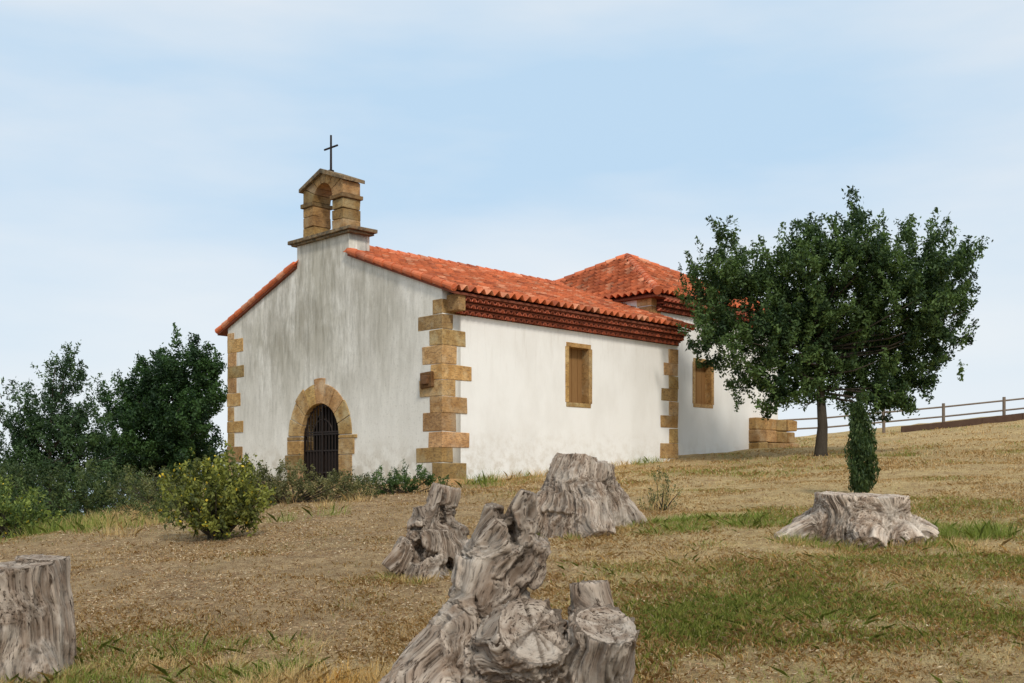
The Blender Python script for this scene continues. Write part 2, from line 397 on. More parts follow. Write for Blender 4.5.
A=Acc()
barrel(A,(.66,RC,6.47),(L+.2,RC,6.47),.12)
barrel(A,(-.06,-.5,4.46+.06),(-.06,3.64,zr(3.64)+.05),.085)
barrel(A,(-.06,2*RC+.5,4.52),(-.06,6.22,zr(6.22)+.05),.085)
barrel(A,(L+.12,-.5,4.52),(L+.12,1.2,zr(1.2)+.05),.085)
ez=5.64;ap=(13.3,5.0,7.9);ex0,ex1,ey0,ey1=9.3,17.3,.6,9.4
def hip(nm,O,Aax,inward,lena):
    run=abs(ap[1]-O[1]) if abs(Aax[0])>.5 else abs(ap[0]-O[0])
    U=(inward[0],inward[1],(ap[2]-ez)/run);lu=math.sqrt(run**2+(ap[2]-ez)**2)
    half=lena/2
    tile_sheet(nm,O,Aax,U,lena,lu,clip=lambda a,u:(a>half*(u/lu)-.02)&(a<lena-half*(u/lu)+.02))
hip('chancel_roof_tiles_front',(ex0,ey0,ez),(0,1,0),(1,0),ey1-ey0)
hip('chancel_roof_tiles_side',(ex0,ey0,ez),(1,0,0),(0,1),ex1-ex0)
hip('chancel_roof_tiles_rear',(ex1,ey0,ez),(0,1,0),(-1,0),ey1-ey0)
hip('chancel_roof_tiles_far',(ex0,ey1,ez),(1,0,0),(0,-1),ex1-ex0)
for (xx,yy) in ((ex0,ey0),(ex1,ey0),(ex0,ey1),(ex1,ey1)):
    barrel(A,(xx,yy,ez+.1),(ap[0],ap[1],ap[2]+.1),.12)
A.obj('ridge_and_verge_tiles',TILE,CH)
A=Acc();v=[(ex0+.03,ey0+.03,ez-.005),(ex1-.03,ey0+.03,ez-.005),(ex1-.03,ey1-.03,ez-.005),(ex0+.03,ey1-.03,ez-.005),(ap[0],ap[1],ap[2]-.01)]
v2=[(a,b,c-.06) for a,b,c in v[:4]]
A.add(v+v2,[(0,1,4),(1,2,4),(2,3,4),(3,0,4),(0,1,6,5),(1,2,7,6),(2,3,8,7),(3,0,5,8),(5,6,7,8)],(.7,.7,.7));A.obj('chancel_roof_deck',ETILE,CH)
def genoise(A,x0,x1,y,ztop,rows=3,h=.135,out=.135):
    for r in range(rows):
        z=ztop-(r+1)*h;o=out*(rows-r)
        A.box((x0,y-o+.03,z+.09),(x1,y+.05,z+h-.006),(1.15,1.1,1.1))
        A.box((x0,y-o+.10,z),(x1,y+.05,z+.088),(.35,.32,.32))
        p=.2;xx=x0+(p/2 if r%2 else 0)
        while xx+.17<x1:
            g=random.uniform(.7,1.6)
            v=[];f=[];nn=7
            for yy in (y-o,y):
                for a in np.linspace(0,math.pi,nn): v.append((xx+.085+.085*math.cos(a),yy,z+.01+.085*math.sin(a)))
            for yy in (y-o,y):
                for a in np.linspace(0,math.pi,nn): v.append((xx+.085+.06*math.cos(a),yy,z+.01+.06*math.sin(a)))
            for k in range(nn-1):
                f.append((k,k+1,nn+k+1,nn+k));f.append((2*nn+k,3*nn+k,3*nn+k+1,2*nn+k+1));f.append((k,2*nn+k,2*nn+k+1,k+1))
            A.add(v,f,(1.5*g,1.35*g,1.3*g));xx+=p
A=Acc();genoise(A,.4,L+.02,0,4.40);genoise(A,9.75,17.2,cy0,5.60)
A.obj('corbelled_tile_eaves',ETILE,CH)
A=Acc()
A.box((-.1,3.56,6.5),(.72,6.3,6.56),(1,1,1),.008);A.box((-.16,3.48,6.56),(.78,6.38,6.66),(1,1,1),.01)
A.obj('belfry_cornice',DSTONE,CH,bevel=.015)
A=Acc();A.box((.6,3.722,5.9),(.68,6.138,6.498));A.obj('belfry_pedestal',PL_F,CH)
A=Acc();bc=4.95;bw=.92;bo=.43;x0,x1=.02,.6
z=6.662
for hh in (.3,.28,.27):
    for s_ in (-1,1):
        ys=sorted((bc+s_*bo,bc+s_*(bw+random.uniform(-.015,.015))));A.box((x0+random.uniform(-.01,.01),ys[0],z),(x1,ys[1],z+hh-.008),rc(.45,.8),.014)
    z+=hh
for s_ in (-1,1):
    ys=sorted((bc+s_*(bo-.03),bc+s_*(bw+.06)));A.box((x0-.06,ys[0],z),(x1+.06,ys[1],z+.11),rc(.35,.5),.01)
z+=.115
sp=z;NV=7
def outp(a):
    dx,dz=math.cos(a),math.sin(a)
    tt=.01
    while tt<3:
        yy,zz=dx*tt,dz*tt
        if abs(yy)>bw or zz>.36+.33*(1-abs(yy)/bw): break
        tt+=.01
    return dx*tt,dz*tt
for q in range(NV):
    a0=math.pi*q/NV+.01;a1=math.pi*(q+1)/NV-.01
    an=list(np.linspace(a0,a1,6))
    poly=[(bc+bo*math.cos(a),sp+bo*math.sin(a)) for a in an]+[(bc+outp(a)[0],sp+outp(a)[1]) for a in an[::-1]]
    A.prism(poly,lambda a,b:(x0,a,b),lambda a,b:(x1,a,b),rc(.45,.8))
A.obj('belfry_arch',STONE,CH,bevel=.015)
A=Acc()
zt=sp+.36
for s_ in (-1,1):
    A.prism([(bc,zt+.33),(bc,zt+.46),(bc+s_*(bw+.1),zt+.07),(bc+s_*(bw+.1),zt-.03)],lambda a,b:(x0-.09,a,b),lambda a,b:(x1+.09,a,b))
A.obj('belfry_cap',DSTONE,CH,bevel=.012)
A=Acc();cz=zt+.42
A.tube([(.3,bc,cz),(.3,bc,cz+1.02)],[.034,.028],8);A.tube([(.3,bc-.3,cz+.68),(.3,bc+.3,cz+.68)],[.028]*2,8);A.box((.24,bc-.06,cz-.02),(.36,bc+.06,cz+.06))
A.obj('iron_cross',IRON,CH)

# ------------------------------------------------------------ vegetation helpers
def leaves(cent,nrm_bias,size,cols,asp=.45):
    n=len(cent);d=rng.normal(size=(n,3));d+=nrm_bias;d/=np.linalg.norm(d,axis=1,keepdims=True)
    r=rng.normal(size=(n,3));s=np.cross(d,r);s/=np.linalg.norm(s,axis=1,keepdims=True)
    L_=size*rng.uniform(.6,1.3,n)[:,None]
    a=cent-d*L_*.5;b=cent+s*L_*asp*.5;c=cent+d*L_*.5;e=cent-s*L_*asp*.5
    V=np.stack([a,b,c,e],1).reshape(-1,3);F=np.arange(n*4).reshape(n,4);return V,F,np.repeat(cols,4,0)
def crown(lobes,base,dens,clr,npc,leaf,c0,c1,up=.5,shell=.45,ydep=1.0,shoots=0):
    cs=[];out=[];ks=[]
    for lb in lobes:
        dx,dz,rx,rz=lb[:4];ry=(rx+rz)/2*ydep;dy=lb[4] if len(lb)>4 else rng.uniform(-.5,.5)*ry
        k=max(3,int(dens*rx*ry*rz))
        d=rng.normal(size=(k,3));d/=np.linalg.norm(d,axis=1,keepdims=True)
        rr=rng.random((k,1))**shell
        cs.append(np.array([dx,dy,dz])+d*rr*np.array([rx,ry,rz]));out.append(d);ks.append(np.zeros(k))
        if shoots:
            k=int(shoots*rx*rz)+1
            d=rng.normal(size=(k,3))*np.array([1,1,.7])+np.array([0,0,.35]);d/=np.linalg.norm(d,axis=1,keepdims=True)
            cs.append(np.array([dx,dy,dz])+d*rng.uniform(1.0,1.22,(k,1))*np.array([rx,ry,rz]));out.append(d);ks.append(np.ones(k))
    cs=np.concatenate(cs);out=np.concatenate(out);ks=np.concatenate(ks)
    P=[];C=[];
    for c,o,sh in zip(cs,out,ks):
        m_=int(npc*rng.uniform(.5,1.4)*(.45 if sh else 1));ax=o*.6+np.array([0,0,up*(2 if sh else 1)])+rng.normal(size=3)*.3;ax/=np.linalg.norm(ax)
        t=rng.uniform(-1,1,(m_,1));q=.26 if sh else .42
        p=c+ax*t*clr*(1.5 if sh else 1.3)+rng.normal(size=(m_,3))*clr*q*(1.15-.6*np.abs(t))
        P.append(p);g=rng.uniform(0,1)**1.3;mixv=np.clip(g+rng.normal(size=(m_,1))*.2,0,1)
        C.append(np.array(c0)*(1-mixv)+np.array(c1)*mixv)
    P=np.concatenate(P)+np.array(base);C=np.concatenate(C)
    return cs+np.array(base),P,C
def tree(nm,base,trunk_top,tr,lobes,dens,clr,npc,leaf,c0,c1,nbr=60,asp=.45,lean=(0,0),shoots=0):
    E=empty(nm,(0,0,0))
    base=np.array([base[0],base[1],float(gz(base[0],base[1]))])
    cs,P,C=crown(lobes,base,dens,clr,npc,leaf,c0,c1,shoots=shoots)
    V,F,CC=leaves(P,np.array([0,0,-.15]),leaf,C,asp);mk('leaves',V,F,LEAF,CC,E)
    A=Acc();top=base+np.array([lean[0],lean[1],trunk_top]);mid=base+(top-base)*.5+np.array([.06,.03,0])
    A.tube([base-np.array([0,0,.3]),base+np.array([0,0,.12]),mid,top],[tr*1.7,tr*1.15,tr*.9,tr*.75],12)
    sel=rng.choice(len(cs),min(nbr,len(cs)),replace=False)
    H=max(c[2] for c in cs)
    lead=top+np.array([.1,0,(H-top[2])*.75]);A.tube([top-np.array([0,0,.1]),(top+lead)/2+np.array([-.1,.1,0]),lead],[tr*.75,tr*.45,tr*.12],8)
    for q in sel:
        e=cs[q];s0=top+(lead-top)*min(.9,max(0,(e[2]-top[2])/(lead[2]-top[2])*.6))
        md=s0*.5+e*.5+np.array([0,0,-.15*np.linalg.norm(e[:2]-s0[:2])])*.5+rng.normal(size=3)*.08
        A.tube([s0,md,e],[tr*.26,tr*.14,tr*.03],5)
    A.obj('trunk',BARK,E,smooth=True)
    return E
main=[(-2.5,4.9,1.15,1.4),(-.65,5.0,1.25,1.35),(.77,5.8,.9,1.1),(2.2,4.75,1.4,1.5),(3.5,5.1,.8,.95),(-3.0,3.5,.8,.9),(-1.5,3.1,1.45,1.25),(.3,3.7,1.7,1.6),(2.2,2.8,1.55,1.25),(-.95,1.9,1.25,.65),(1.75,1.6,1.2,.65),(3.1,3.7,.85,1.05),(-2.85,6.1,.25,.6),(4.3,5.8,.3,.4),(-.3,6.3,.25,.5),(2.4,6.2,.25,.5),(3.2,6.1,.22,.5),(1.0,7.0,.22,.5)]
tree('holm_oak_tree',(8.75,30.6),1.7,.16,main,33,.23,180,.115,(.018,.042,.013),(.115,.18,.05),70,shoots=16)
ta=[(.35,5.2,.85,.85),(-.7,4.0,1.15,1.0),(.9,3.8,1.15,.95),(0,2.6,1.7,1.2),(1.2,2.0,1.0,1.1),(-1.2,2.3,.9,1.3),(0,1.1,1.7,.9),(.7,5.7,.4,.5)]
tree('acacia_tree',(-15.4,36),1.2,.12,ta,32.,.25,130,.13,(.022,.05,.02),(.09,.155,.055),40,.35,shoots=8)
tb=[(1.15,4.9,1.05,.95),(-.1,4.5,1.0,.9),(-1.1,3.4,1.1,1.1),(.6,3.2,1.7,1.3),(-.5,2.0,1.7,1.2),(1.5,2.3,.9,1.9),(-1.5,1.0,1.0,1.0),(.6,1.0,1.7,1.),(1.9,4.0,.7,1.2)]
tree('laurel_tree',(-13.2,40),1.2,.14,tb,36.,.24,160,.13,(.013,.036,.012),(.065,.13,.033),30,shoots=8)
tc_=[(0,4.0,.9,1.0),(-.5,2.6,1.3,1.2),(.3,1.5,1.3,1.2),(0,.7,1.5,.7)]
tree('acacia_tree.001',(-17.6,35),1.2,.1,tc_,32.,.25,130,.13,(.022,.05,.02),(.09,.155,.055),30,.35,shoots=8)
tree('laurel_tree.001',(-20.5,38),1.2,.1,[(0,3.4,1.6,1.2),(0,2.,2.0,1.3),(0,1,2.,1)],16.,.33,120,.15,(.02,.055,.02),(.06,.115,.035),30,.4)
E=empty('cypress_sapling',(0,0,0));bx,by=5.62,17.4;bz=float(gz(bx,by))
n_=8000;t=rng.random(n_);rad=(.185*np.sin(np.clip(t*1.02+.06,0,1)**.75*math.pi)**.55+.02)*rng.uniform(.4,1.08,n_);an=rng.uniform(0,2*math.pi,n_)
lump=1+.28*np.sin(an*3+t*14)
P=np.stack([bx+rad*lump*np.cos(an)+.03*np.sin(t*5),by+rad*lump*np.sin(an),bz+.12+t*1.55],1)
g=rng.random((n_,1));V,F,CC=leaves(P,np.array([0,0,2.2]),.085,np.array([.022,.05,.015])*(1-g)+np.array([.08,.115,.03])*g,.28);mk('foliage',V,F,LEAF,CC,E)
A=Acc();A.tube([(bx,by,bz-.1),(bx,by,bz+.6)],[.03,.02],8);A.obj('stem',BARK,E)

def bush(nm,x,y,lobes,dens,clr,npc,leaf,c0,c1,flow=None,asp=.4,shoots=0):
    E=empty(nm,(0,0,0));z=float(gz(x,y));cs,P,C=crown(lobes,(x,y,z),dens,clr,npc,leaf,c0,c1,up=.9,shell=.5,shoots=shoots)
    k=P[:,2]>gz(P[:,0],P[:,1])-.03;P=P[k];C=C[k]
    V,F,CC=leaves(P,np.array([0,0,.6]),leaf,C,asp);mk('foliage',V,F,LEAF,CC,E)
    A=Acc()
    for c in cs[::4]: A.tube([(x+rng.normal()*.08,y+rng.normal()*.08,z-.05),(c[0]*.6+x*.4,c[1]*.6+y*.4,z+(c[2]-z)*.5),tuple(c)],[.014,.009,.004],4)
    A.obj('stems',BARK,E)
    if flow:
        k=rng.choice(len(P),flow,replace=False);Q=P[k]+rng.normal(size=(flow,3))*.02+np.array([0,-.02,.04])
        V,F,CC=leaves(Q,np.array([0,0,0.]),.045,np.tile(np.array([[.72,.52,.05]]),(flow,1))*rng.uniform(.6,1.1,(flow,1)),.9);mk('flowers',V,F,LEAF,CC,E)
bush('flowering_shrub',-4.25,15.5,[(-.38,.6,.36,.42),(.25,.78,.36,.42),(.5,.42,.33,.35),(-.14,.9,.3,.3),(0,.28,.65,.28),(.0,.6,.5,.5)],340,.10,60,.075,(.06,.075,.02),(.31,.32,.065),320,shoots=90)
bush('green_shrub',-8.6,18.6,[(-.6,.6,.7,.6),(.1,.5,.6,.5),(.5,.3,.45,.35),(-.9,1.0,.5,.5)],260,.1,60,.07,(.06,.10,.025),(.27,.32,.07),160,shoots=30)
bush('heather_shrub',-4.5,22.2,[(-.9,.35,.65,.45),(-.2,.40,.65,.48),(.6,.33,.65,.42),(1.2,.28,.55,.33)],330,.1,75,.055,(.06,.07,.025),(.24,.22,.09),shoots=25)
bush('box_shrub',-2.35,23.5,[(-.5,.2,.55,.3),(.1,.28,.5,.34),(.6,.16,.4,.24)],500,.08,80,.05,(.025,.055,.014),(.11,.18,.045),shoots=20)
bush('heather_shrub.001',-7.0,22.8,[(-.8,.3,.8,.4),(.3,.35,.8,.45),(1.1,.3,.5,.35)],230,.11,65,.06,(.05,.07,.025),(.2,.2,.075),shoots=20)
bush('heather_shrub.002',-10.2,26,[(-1.2,.6,1.0,.8),(.3,.6,1.2,.75),(1.4,.4,.8,.6),(-2.4,.6,1,.8)],110,.15,85,.08,(.025,.05,.018),(.12,.155,.05))
bush('green_shrub.001',-6.3,20.2,[(-.5,.3,.6,.4),(.2,.25,.5,.35)],200,.1,60,.065,(.05,.07,.025),(.2,.22,.07),shoots=20)
bush('green_shrub.002',-10.6,23.4,[(-.9,.5,.9,.65),(.3,.5,.9,.6),(1.2,.35,.7,.5)],130,.13,85,.075,(.022,.048,.016),(.11,.155,.045),shoots=12)
bush('broom_shrub',2.35,17.2,[(-.1,.2,.2,.25),(.15,.25,.22,.3),(.0,.5,.1,.3)],900,.06,26,.06,(.07,.09,.035),(.22,.23,.09),None,.25)

# ------------------------------------------------------------ stumps
def stump(nm,loc,segs,cuts=(),voxel=.014,amp=.05,freq=7,tone=1.0,seed=1,rot=0):
    bm=bmesh.new();S=[]
    for (p0,p1,r0,r1) in segs:
        p0=Vector(p0);p1=Vector(p1);d=p1-p0;Ln=d.length
        mt=Matrix.Translation((p0+p1)/2)@d.to_track_quat('Z','Y').to_matrix().to_4x4()
        bmesh.ops.create_cone(bm,cap_ends=True,segments=28,radius1=r0,radius2=r1,depth=Ln,matrix=mt);S.append((np.array(p0),np.array(p1),r0,r1))
    me=bpy.data.meshes.new(nm);bm.to_mesh(me);bm.free();ob=bpy.data.objects.new(nm,me);COL.objects.link(ob)
    r=ob.modifiers.new('r','REMESH');r.mode='VOXEL';r.voxel_size=voxel
    cut=[]
    for (c,rd) in cuts:
        b2=bmesh.new();bmesh.ops.create_icosphere(b2,subdivisions=3,radius=1)
        for v in b2.verts:
            f=1+.25*math.sin(v.co.x*5+seed)+.2*math.sin(v.co.y*7+v.co.z*4);v.co=Vector((v.co.x*rd[0]*f,v.co.y*rd[1]*f,v.co.z*rd[2]*f))+Vector(c)
        m2=bpy.data.meshes.new('cut');b2.to_mesh(m2);b2.free();o2=bpy.data.objects.new('cut',m2);COL.objects.link(o2);cut.append(o2)
        bo=ob.modifiers.new('b','BOOLEAN');bo.operation='DIFFERENCE';bo.object=o2;bo.solver='FAST'
    if cuts:
        r=ob.modifiers.new('r2','REMESH');r.mode='VOXEL';r.voxel_size=voxel
    sm=ob.modifiers.new('s','SMOOTH');sm.iterations=10 ;sm.factor=.5
    dg=bpy.context.evaluated_depsgraph_get();dg.update()
    m3=bpy.data.meshes.new_from_object(ob.evaluated_get(dg));bpy.data.objects.remove(ob)
    for o in cut: bpy.data.objects.remove(o)
    N_=len(m3.vertices);co=np.empty(N_*3,np.float32);m3.vertices.foreach_get('co',co);co=co.reshape(-1,3).astype(float)
    no=np.empty(N_*3,np.float32);m3.vertices.foreach_get('normal',no);no=no.reshape(-1,3)
    D=np.zeros((N_,3));cap=np.zeros(N_);ringv=np.zeros((N_,3));wob=vn3(co*9,seed+40)*.05
    for si,(p0,p1,r0,r1) in enumerate(S):
        d=p1-p0;Ln=np.linalg.norm(d);d=d/Ln;rel=co-p0;t=rel@d;rad=rel-np.outer(t,d);rl=np.linalg.norm(rad,axis=1)+1e-6
        tt=np.clip(t/Ln,0,1);R=r0+(r1-r0)*tt
        sd=np.abs(np.maximum(rl-R,np.abs(t-Ln/2)-Ln/2))
        w=np.exp(-(sd/.06)**2)+1e-9
        dd=d if d[2]>0 else -d
        D+=dd*w[:,None]
        c_=(no@d>.72)&(np.abs(t-Ln)<.05)&(rl<R*1.05)
        a=np.cross(d,[.3,.9,.1]);a/=np.linalg.norm(a);b=np.cross(d,a);uu=rad/rl[:,None]
        ringv=np.where(c_[:,None],np.stack([rl*1.0+wob+si,uu@a*.07,uu@b*.07],1),ringv)
        cap=np.maximum(cap,c_*1.)
    D/=np.linalg.norm(D,axis=1,keepdims=True)
    wp=np.stack([vn3(co*3.2+9,seed+20),vn3(co*3.2+31,seed+21),vn3(co*3.2+57,seed+22)],1)-.5
    cw=co+wp*.22
    al=(cw*D).sum(1)
    gv=cw-D*(al*.92)[:,None]
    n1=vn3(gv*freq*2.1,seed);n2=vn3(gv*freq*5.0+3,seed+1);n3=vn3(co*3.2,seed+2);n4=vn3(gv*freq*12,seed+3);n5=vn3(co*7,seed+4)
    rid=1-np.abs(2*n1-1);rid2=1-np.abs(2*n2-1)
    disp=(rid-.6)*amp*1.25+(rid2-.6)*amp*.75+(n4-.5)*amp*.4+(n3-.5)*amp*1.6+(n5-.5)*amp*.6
    crk=vn3(ringv*np.array([2.,75,75.]),seed+9)
    capd=(n3-.5)*amp*.5+(n5-.5)*amp*.45+(vn3(co*30,seed)-.5)*amp*.3-(crk>.74)*amp*.5
    disp=np.where(cap>0,capd,disp)
    co2=co+no*disp[:,None]
    m3.vertices.foreach_set('co',co2.astype(np.float32).ravel())
    f=np.clip(.74+(rid-.5)*.6+(rid2-.5)*.35+(n3-.5)*.45,.28,1.25)*tone  # crevice shade painted into vertex colour: grooves darker, ridges lighter, as displaced
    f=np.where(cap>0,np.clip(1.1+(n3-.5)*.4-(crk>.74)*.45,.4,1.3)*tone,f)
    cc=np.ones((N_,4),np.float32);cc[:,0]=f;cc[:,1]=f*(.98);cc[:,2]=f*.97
    gv=np.where(cap[:,None]>0,ringv,gv)
    at=m3.color_attributes.new('grain_shade','FLOAT_COLOR','POINT');at.data.foreach_set('color',cc.ravel())
    at=m3.attributes.new('gvec','FLOAT_VECTOR','POINT');at.data.foreach_set('vector',gv.astype(np.float32).ravel())
    m3.polygons.foreach_set('use_smooth',np.ones(len(m3.polygons),bool));m3.materials.clear();m3.materials.append(STUMP);m3.update()
    o=bpy.data.objects.new(nm,m3);COL.objects.link(o);o.location=loc;o.rotation_euler=(0,0,rot);return o
def gl(x,y,dz=0): return (x,y,float(gz(x,y))+dz)
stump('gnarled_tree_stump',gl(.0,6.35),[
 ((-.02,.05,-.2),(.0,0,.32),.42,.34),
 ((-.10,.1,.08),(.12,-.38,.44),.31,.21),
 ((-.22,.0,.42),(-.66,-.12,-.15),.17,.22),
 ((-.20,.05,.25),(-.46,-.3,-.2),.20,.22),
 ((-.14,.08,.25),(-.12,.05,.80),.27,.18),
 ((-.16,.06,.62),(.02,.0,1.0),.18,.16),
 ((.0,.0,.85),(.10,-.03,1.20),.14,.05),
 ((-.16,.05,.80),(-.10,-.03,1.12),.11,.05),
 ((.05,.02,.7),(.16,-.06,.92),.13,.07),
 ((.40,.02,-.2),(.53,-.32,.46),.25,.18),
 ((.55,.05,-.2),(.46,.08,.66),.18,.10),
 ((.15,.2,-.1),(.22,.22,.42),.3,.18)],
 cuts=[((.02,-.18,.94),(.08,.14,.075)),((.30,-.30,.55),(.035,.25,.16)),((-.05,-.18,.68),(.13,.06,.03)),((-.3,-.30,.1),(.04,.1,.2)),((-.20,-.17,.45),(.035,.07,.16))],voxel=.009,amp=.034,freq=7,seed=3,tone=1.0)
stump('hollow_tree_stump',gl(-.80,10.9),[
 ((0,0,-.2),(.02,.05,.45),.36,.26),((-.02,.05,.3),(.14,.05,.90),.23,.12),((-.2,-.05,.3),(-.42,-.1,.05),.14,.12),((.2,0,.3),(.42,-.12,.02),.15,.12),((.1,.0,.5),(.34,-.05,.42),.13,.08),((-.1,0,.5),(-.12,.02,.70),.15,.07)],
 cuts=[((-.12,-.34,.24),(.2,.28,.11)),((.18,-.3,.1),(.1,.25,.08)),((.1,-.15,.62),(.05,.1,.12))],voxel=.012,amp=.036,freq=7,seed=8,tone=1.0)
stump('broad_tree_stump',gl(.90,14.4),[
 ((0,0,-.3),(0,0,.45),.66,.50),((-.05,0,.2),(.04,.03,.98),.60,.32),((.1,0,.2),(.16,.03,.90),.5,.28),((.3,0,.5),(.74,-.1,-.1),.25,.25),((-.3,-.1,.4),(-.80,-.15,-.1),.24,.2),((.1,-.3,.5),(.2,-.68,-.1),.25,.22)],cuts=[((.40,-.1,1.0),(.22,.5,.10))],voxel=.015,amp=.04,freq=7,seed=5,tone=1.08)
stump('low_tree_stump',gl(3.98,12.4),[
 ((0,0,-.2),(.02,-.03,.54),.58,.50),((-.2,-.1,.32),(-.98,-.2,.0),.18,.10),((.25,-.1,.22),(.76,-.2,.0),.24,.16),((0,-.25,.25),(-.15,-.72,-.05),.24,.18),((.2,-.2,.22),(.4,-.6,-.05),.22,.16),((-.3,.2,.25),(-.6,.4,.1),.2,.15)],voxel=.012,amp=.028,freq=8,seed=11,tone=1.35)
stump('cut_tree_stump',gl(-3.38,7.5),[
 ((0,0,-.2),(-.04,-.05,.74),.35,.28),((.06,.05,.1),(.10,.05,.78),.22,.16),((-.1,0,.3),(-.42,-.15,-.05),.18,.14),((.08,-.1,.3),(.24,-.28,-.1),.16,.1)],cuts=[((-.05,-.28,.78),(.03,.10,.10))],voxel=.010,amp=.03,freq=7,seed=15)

# ------------------------------------------------------------ fences
def fence(nm,pts,h=.95,pr=.055,rails=(.45,.85)):
    A=Acc();P=[(x,y,float(gz(x,y))) for x,y in pts]
    for (x,y,z) in P: A.tube([(x,y,z-.3),(x+random.uniform(-.02,.02),y,z+h)],[pr,pr*.95],8)
    for a,b in zip(P[:-1],P[1:]):
        for r in rails: A.tube([(a[0],a[1],a[2]+r),(b[0],b[1],b[2]+r)],[.04,.04],6)
    A.obj(nm,FWOOD)
fence('wooden_fence',[(8.5+2.35*k,46.2-.35*k) for k in range(11)],1.0,.07)
A=Acc()
for k in range(6):
    x=16.0+1.6*k;y=44.3-.1*k;z=float(gz(x,y));z2=float(gz(x+1.6,y-.1))
    A.add([(x,y,z-.1),(x+1.59,y-.1,z2-.1),(x+1.59,y-.1,z2+.26),(x,y,z+.26),(x,y+.12,z-.1),(x+1.59,y+.02,z2-.1),(x+1.59,y+.02,z2+.26),(x,y+.12,z+.26)],[(0,1,2,3),(4,5,6,7),(3,2,6,7),(0,4,7,3),(1,5,6,2)],(.5,.5,.5))
m=M('dark_timber',.9,.1);m.color(m.mix(m.noise(5,5,.6),(.06,.035,.025),(.13,.08,.055)));A.obj('timber_edging',m.m)

# ------------------------------------------------------------ grass & litter
def in_building(x,y):
    dx=x+1.68;dy=y-26;s=dx*.705+dy*.709;t=-dx*.709+dy*.705
    return (s>-.05)&(s<17.5)&(t>-.05)&(t<10)
def blades(nm,N,y0,y1,hs,ws,seed):
    y=y0*(y1/y0)**rng.random(N);x=rng.uniform(-.56,.56,N)*y+rng.uniform(-1,1,N)
    g=green(x,y);den=fbm2(x*1.3,y*1.3,77,4)
    keep=(rng.random(N)<np.clip((den-.38)*3.+g*.9,.06,1)*(1-.6*(1-sstep(-2.,1.5,x))*sstep(7,9,y)))&~in_building(x,y)
    x=x[keep];y=y[keep];g=g[keep];N=len(x);z=gz(x,y)
    isg=rng.random(N)<g*.85
    h=hs*rng.uniform(.35,1.2,N)*(1+.5*g)*(.6+.8*fbm2(x*1.1,y*1.1,55,3));w=ws*(.5+y/14)*rng.uniform(.7,1.3,N)
    an=rng.uniform(0,2*math.pi,N);ln=rng.uniform(.2,1.3,N)*np.where(isg,.6,1.1)
    dx,dy=np.cos(an),np.sin(an);base=np.stack([x,y,z-.01],1);side=np.stack([-dy,dx,0*x],1)*w[:,None]
    mid=base+np.stack([dx*ln*h*.25,dy*ln*h*.25,h*.6],1);tip=base+np.stack([dx*ln*h*.8,dy*ln*h*.8,h*np.clip(1.05-.3*ln,.4,1)],1)
    V=np.stack([base-side,base+side,mid+side*.7,tip,mid-side*.7],1).reshape(-1,3);F=np.arange(N*5).reshape(N,5)
    r=rng.random((N,1));dry=np.array([.78,.57,.28])*(1-r)+np.array([.52,.33,.14])*r
    r2=rng.random((N,1));dry=np.where(r2<.15,np.array([.85,.72,.46]),dry)
    gr=np.array([.22,.29,.05])*(1-r)+np.array([.46,.46,.12])*r
    c=np.where(isg[:,None],gr,dry)
    mk(nm,V,F,GRASSM,np.repeat(c,5,0))
blades('grass',520000,4.6,30,.048,.0019,1)
blades('grass.001',80000,22,46,.08,.0032,2)
def tufts(nm,specs):
    Vs=[];Cs=[];
    for (x0,y0,n_,rad,h,c) in specs:
        n_=int(n_*1.5);rad=rad*1.3
        x=x0+rng.normal(size=n_)*rad;y=y0+rng.normal(size=n_)*rad;z=gz(x,y);hh=h*rng.uniform(.35,1.15,n_)
        ox=(x-x0)*.5+rng.normal(size=n_)*.3*h;oy=(y-y0)*.5+rng.normal(size=n_)*.3*h;w=.0012+.00010*y0
        an=rng.uniform(0,6.28,n_);sd=np.stack([np.cos(an),np.sin(an),0*x],1)*w
        b=np.stack([x,y,z-.01],1);m_=b+np.stack([ox*.3,oy*.3,hh*.6],1);t=b+np.stack([ox,oy,hh],1)
        Vs.append(np.stack([b-sd,b+sd,m_+sd*.7,t,m_-sd*.7],1).reshape(-1,3))
        r=rng.uniform(.6,1.25,(n_,1));Cs.append(np.repeat(np.array(c)*r,5,0))
    V=np.concatenate(Vs);mk(nm,V,np.arange(len(V)).reshape(-1,5),GRASSM,np.concatenate(Cs))
G=(.27,.34,.07);D=(.70,.52,.24);O_=(.68,.42,.12)
sp_=[]
for k in range(54): sp_.append((rng.uniform(-1.7,-.3),rng.uniform(5.6,7.0),90,.07,.14,O_ if k%2 else D))
for k in range(44): sp_.append((rng.uniform(-3.5,-1.4),rng.uniform(5.8,8.2),80,.09,.11,G if k%3 else D))
for k in range(90): sp_.append((rng.uniform(.7,5.4),rng.uniform(5.8,12.0),60,.10,.08,G if k%2==0 else D))
for k in range(30): sp_.append((rng.uniform(.9,2.4),rng.uniform(7.4,9.0),80,.12,.08,G))
for k in range(30): sp_.append((rng.uniform(1.6,3.6),rng.uniform(13.3,15.0),60,.08,.12,G))
for k in range(18): sp_.append((4.1+rng.uniform(-1.1,1.1),11.8+rng.uniform(-.4,.2),60,.08,.13,G if k%2 else D))
for k in range(12): sp_.append((5.2+rng.uniform(-.4,.5),12.6+rng.uniform(-.3,.5),80,.08,.22,G))
for k in range(20):
    s=rng.uniform(.6,9.5);sp_.append((-1.68+.705*s+.15,26+.709*s-.2,60,.12,.24,G if k%2 else D))
for k in range(24): sp_.append((rng.uniform(-8,-3.),rng.uniform(17,24),60,.12,.24,D if k%3 else G))
for k in range(30): sp_.append((rng.uniform(-9.5,-6),rng.uniform(16.5,21.5),70,.14,.28,G if k%2 else D))
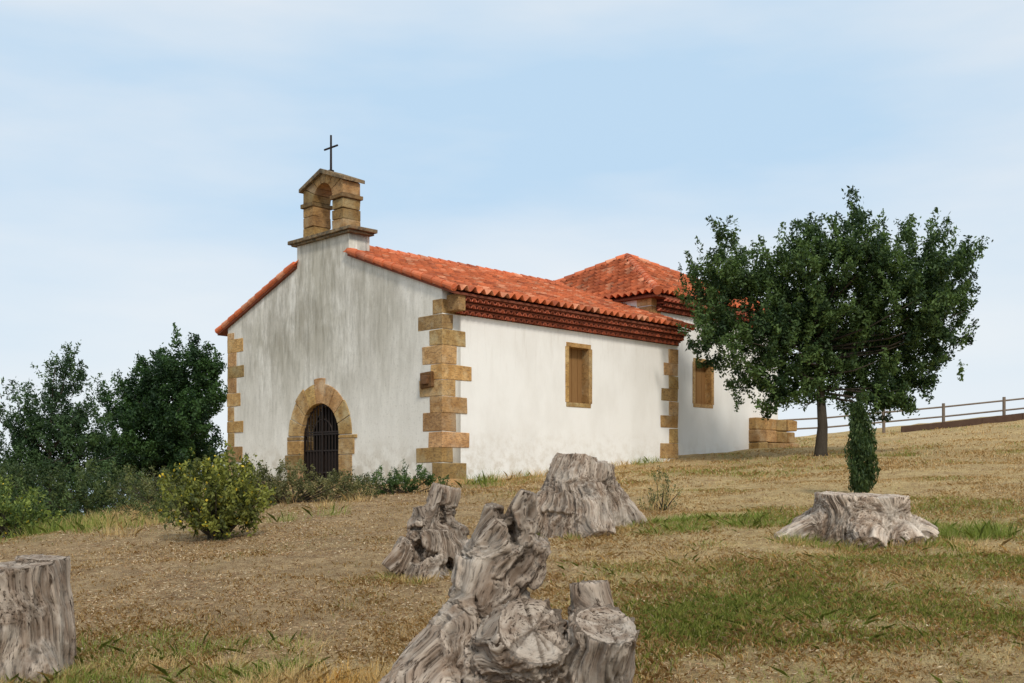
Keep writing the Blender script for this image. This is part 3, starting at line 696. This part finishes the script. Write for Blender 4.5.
sp_.append((2.3,17.2,50,.1,.75,D));sp_.append((-.6,25,60,.15,.5,G))
for (cx,cy,r) in ((.0,6.3,.62),(-.8,10.8,.4),(.9,14.3,.72),(-3.3,7.4,.36)):
    for k in range(14):
        a=rng.uniform(math.pi,2*math.pi);sp_.append((cx+r*math.cos(a),cy+r*math.sin(a)*.9,50,.05,.10,D if k%3 else G))
tufts('grass_tufts',sp_)
N=130000
y=4.8*(26/4.8)**rng.random(N);x=rng.uniform(-.55,.55,N)*y
keep=(rng.random(N)<np.clip((1-sstep(-1.,3.5,x))+.2,0,1)*np.clip((fbm2(x*.9,y*.9,91,3)-.3)*3,.1,1))&~in_building(x,y);x=x[keep];y=y[keep];N=len(x)
c=np.stack([x,y,gz(x,y)+.008+rng.random(N)*.014],1)
V,F,_=leaves(c,np.zeros(3),.05,np.zeros((N,3)),.3)
V=V.reshape(N,4,3);V[:,:,2]=c[:,None,2]+(V[:,:,2]-c[:,None,2])*.4;sc=(.5+y/16)[:,None,None]*.8;V=c[:,None,:]+(V-c[:,None,:])*sc;V=V.reshape(-1,3)
pal=np.array([[.50,.34,.19],[.66,.50,.31],[.22,.13,.065],[.76,.62,.42],[.38,.22,.11],[.30,.18,.09]]);mk('bark_litter',V,F,GRASSM,np.repeat(pal[rng.integers(0,6,N)]*rng.uniform(.7,1.2,(N,1)),4,0))

# ------------------------------------------------------------ sky, sun, camera
w=bpy.data.worlds.new('World');scene.world=w;w.use_nodes=True;nt=w.node_tree;bg=nt.nodes['Background']
sd=Vector((.25,-.75,.75)).normalized();elev=math.asin(sd.z);az=math.atan2(sd.x,sd.y)
def wn(t): return nt.nodes.new(t)
sk=wn('ShaderNodeTexSky');sk.sky_type='NISHITA';sk.sun_disc=False;sk.sun_elevation=elev;sk.sun_rotation=az;sk.air_density=1.0;sk.dust_density=1.5;sk.ozone_density=1.5
tc=wn('ShaderNodeTexCoord');mp=wn('ShaderNodeMapping');mp.inputs['Scale'].default_value=(1,1,4.0);mp.inputs['Location'].default_value=(1.7,2.4,.2)
nt.links.new(tc.outputs['Generated'],mp.inputs['Vector'])
nz=wn('ShaderNodeTexNoise');nz.inputs['Scale'].default_value=1.4;nz.inputs['Detail'].default_value=6;nz.inputs['Roughness'].default_value=.5;nt.links.new(mp.outputs[0],nz.inputs['Vector'])
rp=wn('ShaderNodeValToRGB');rp.color_ramp.elements[0].position=.38;rp.color_ramp.elements[1].position=.60;nt.links.new(nz.outputs['Fac'],rp.inputs['Fac'])
rp.color_ramp.elements[0].color=(.46,.62,.775,1);rp.color_ramp.elements[1].color=(.69,.74,.785,1)
vm=wn('ShaderNodeVectorMath');vm.operation='SCALE';vm.inputs['Scale'].default_value=10;nt.links.new(rp.outputs['Color'],vm.inputs[0])
mx=wn('ShaderNodeMix');mx.data_type='RGBA';mx.inputs['Factor'].default_value=.9;nt.links.new(sk.outputs[0],mx.inputs['A']);nt.links.new(vm.outputs[0],mx.inputs['B'])
sx=wn('ShaderNodeSeparateXYZ');nt.links.new(tc.outputs['Generated'],sx.inputs[0])
mr=wn('ShaderNodeMapRange');mr.interpolation_type='SMOOTHSTEP';mr.inputs[1].default_value=-.02;mr.inputs[2].default_value=.28;mr.inputs[3].default_value=.9;mr.inputs[4].default_value=0.;nt.links.new(sx.outputs['Z'],mr.inputs[0])
mx2=wn('ShaderNodeMix');mx2.data_type='RGBA';nt.links.new(mr.outputs[0],mx2.inputs['Factor']);nt.links.new(mx.outputs['Result'],mx2.inputs['A']);mx2.inputs['B'].default_value=(6.9,7.35,7.7,1)
nt.links.new(mx2.outputs['Result'],bg.inputs['Color']);bg.inputs['Strength'].default_value=.12
sl_=bpy.data.lights.new('sun','SUN');sl_.energy=2.2;sl_.angle=math.radians(8);sl_.color=(1,.94,.84);so=bpy.data.objects.new('sun',sl_);COL.objects.link(so);so.rotation_euler=sd.to_track_quat('Z','Y').to_euler()
cam=bpy.data.cameras.new('camera');co=bpy.data.objects.new('camera',cam);COL.objects.link(co);co.location=(0,0,0);co.rotation_euler=(math.radians(90),0,0)
cam.sensor_width=36;cam.lens=1080/1024*36;cam.shift_y=(478-341.5)/1024;cam.clip_end=20000;cam.clip_start=.1
scene.camera=co
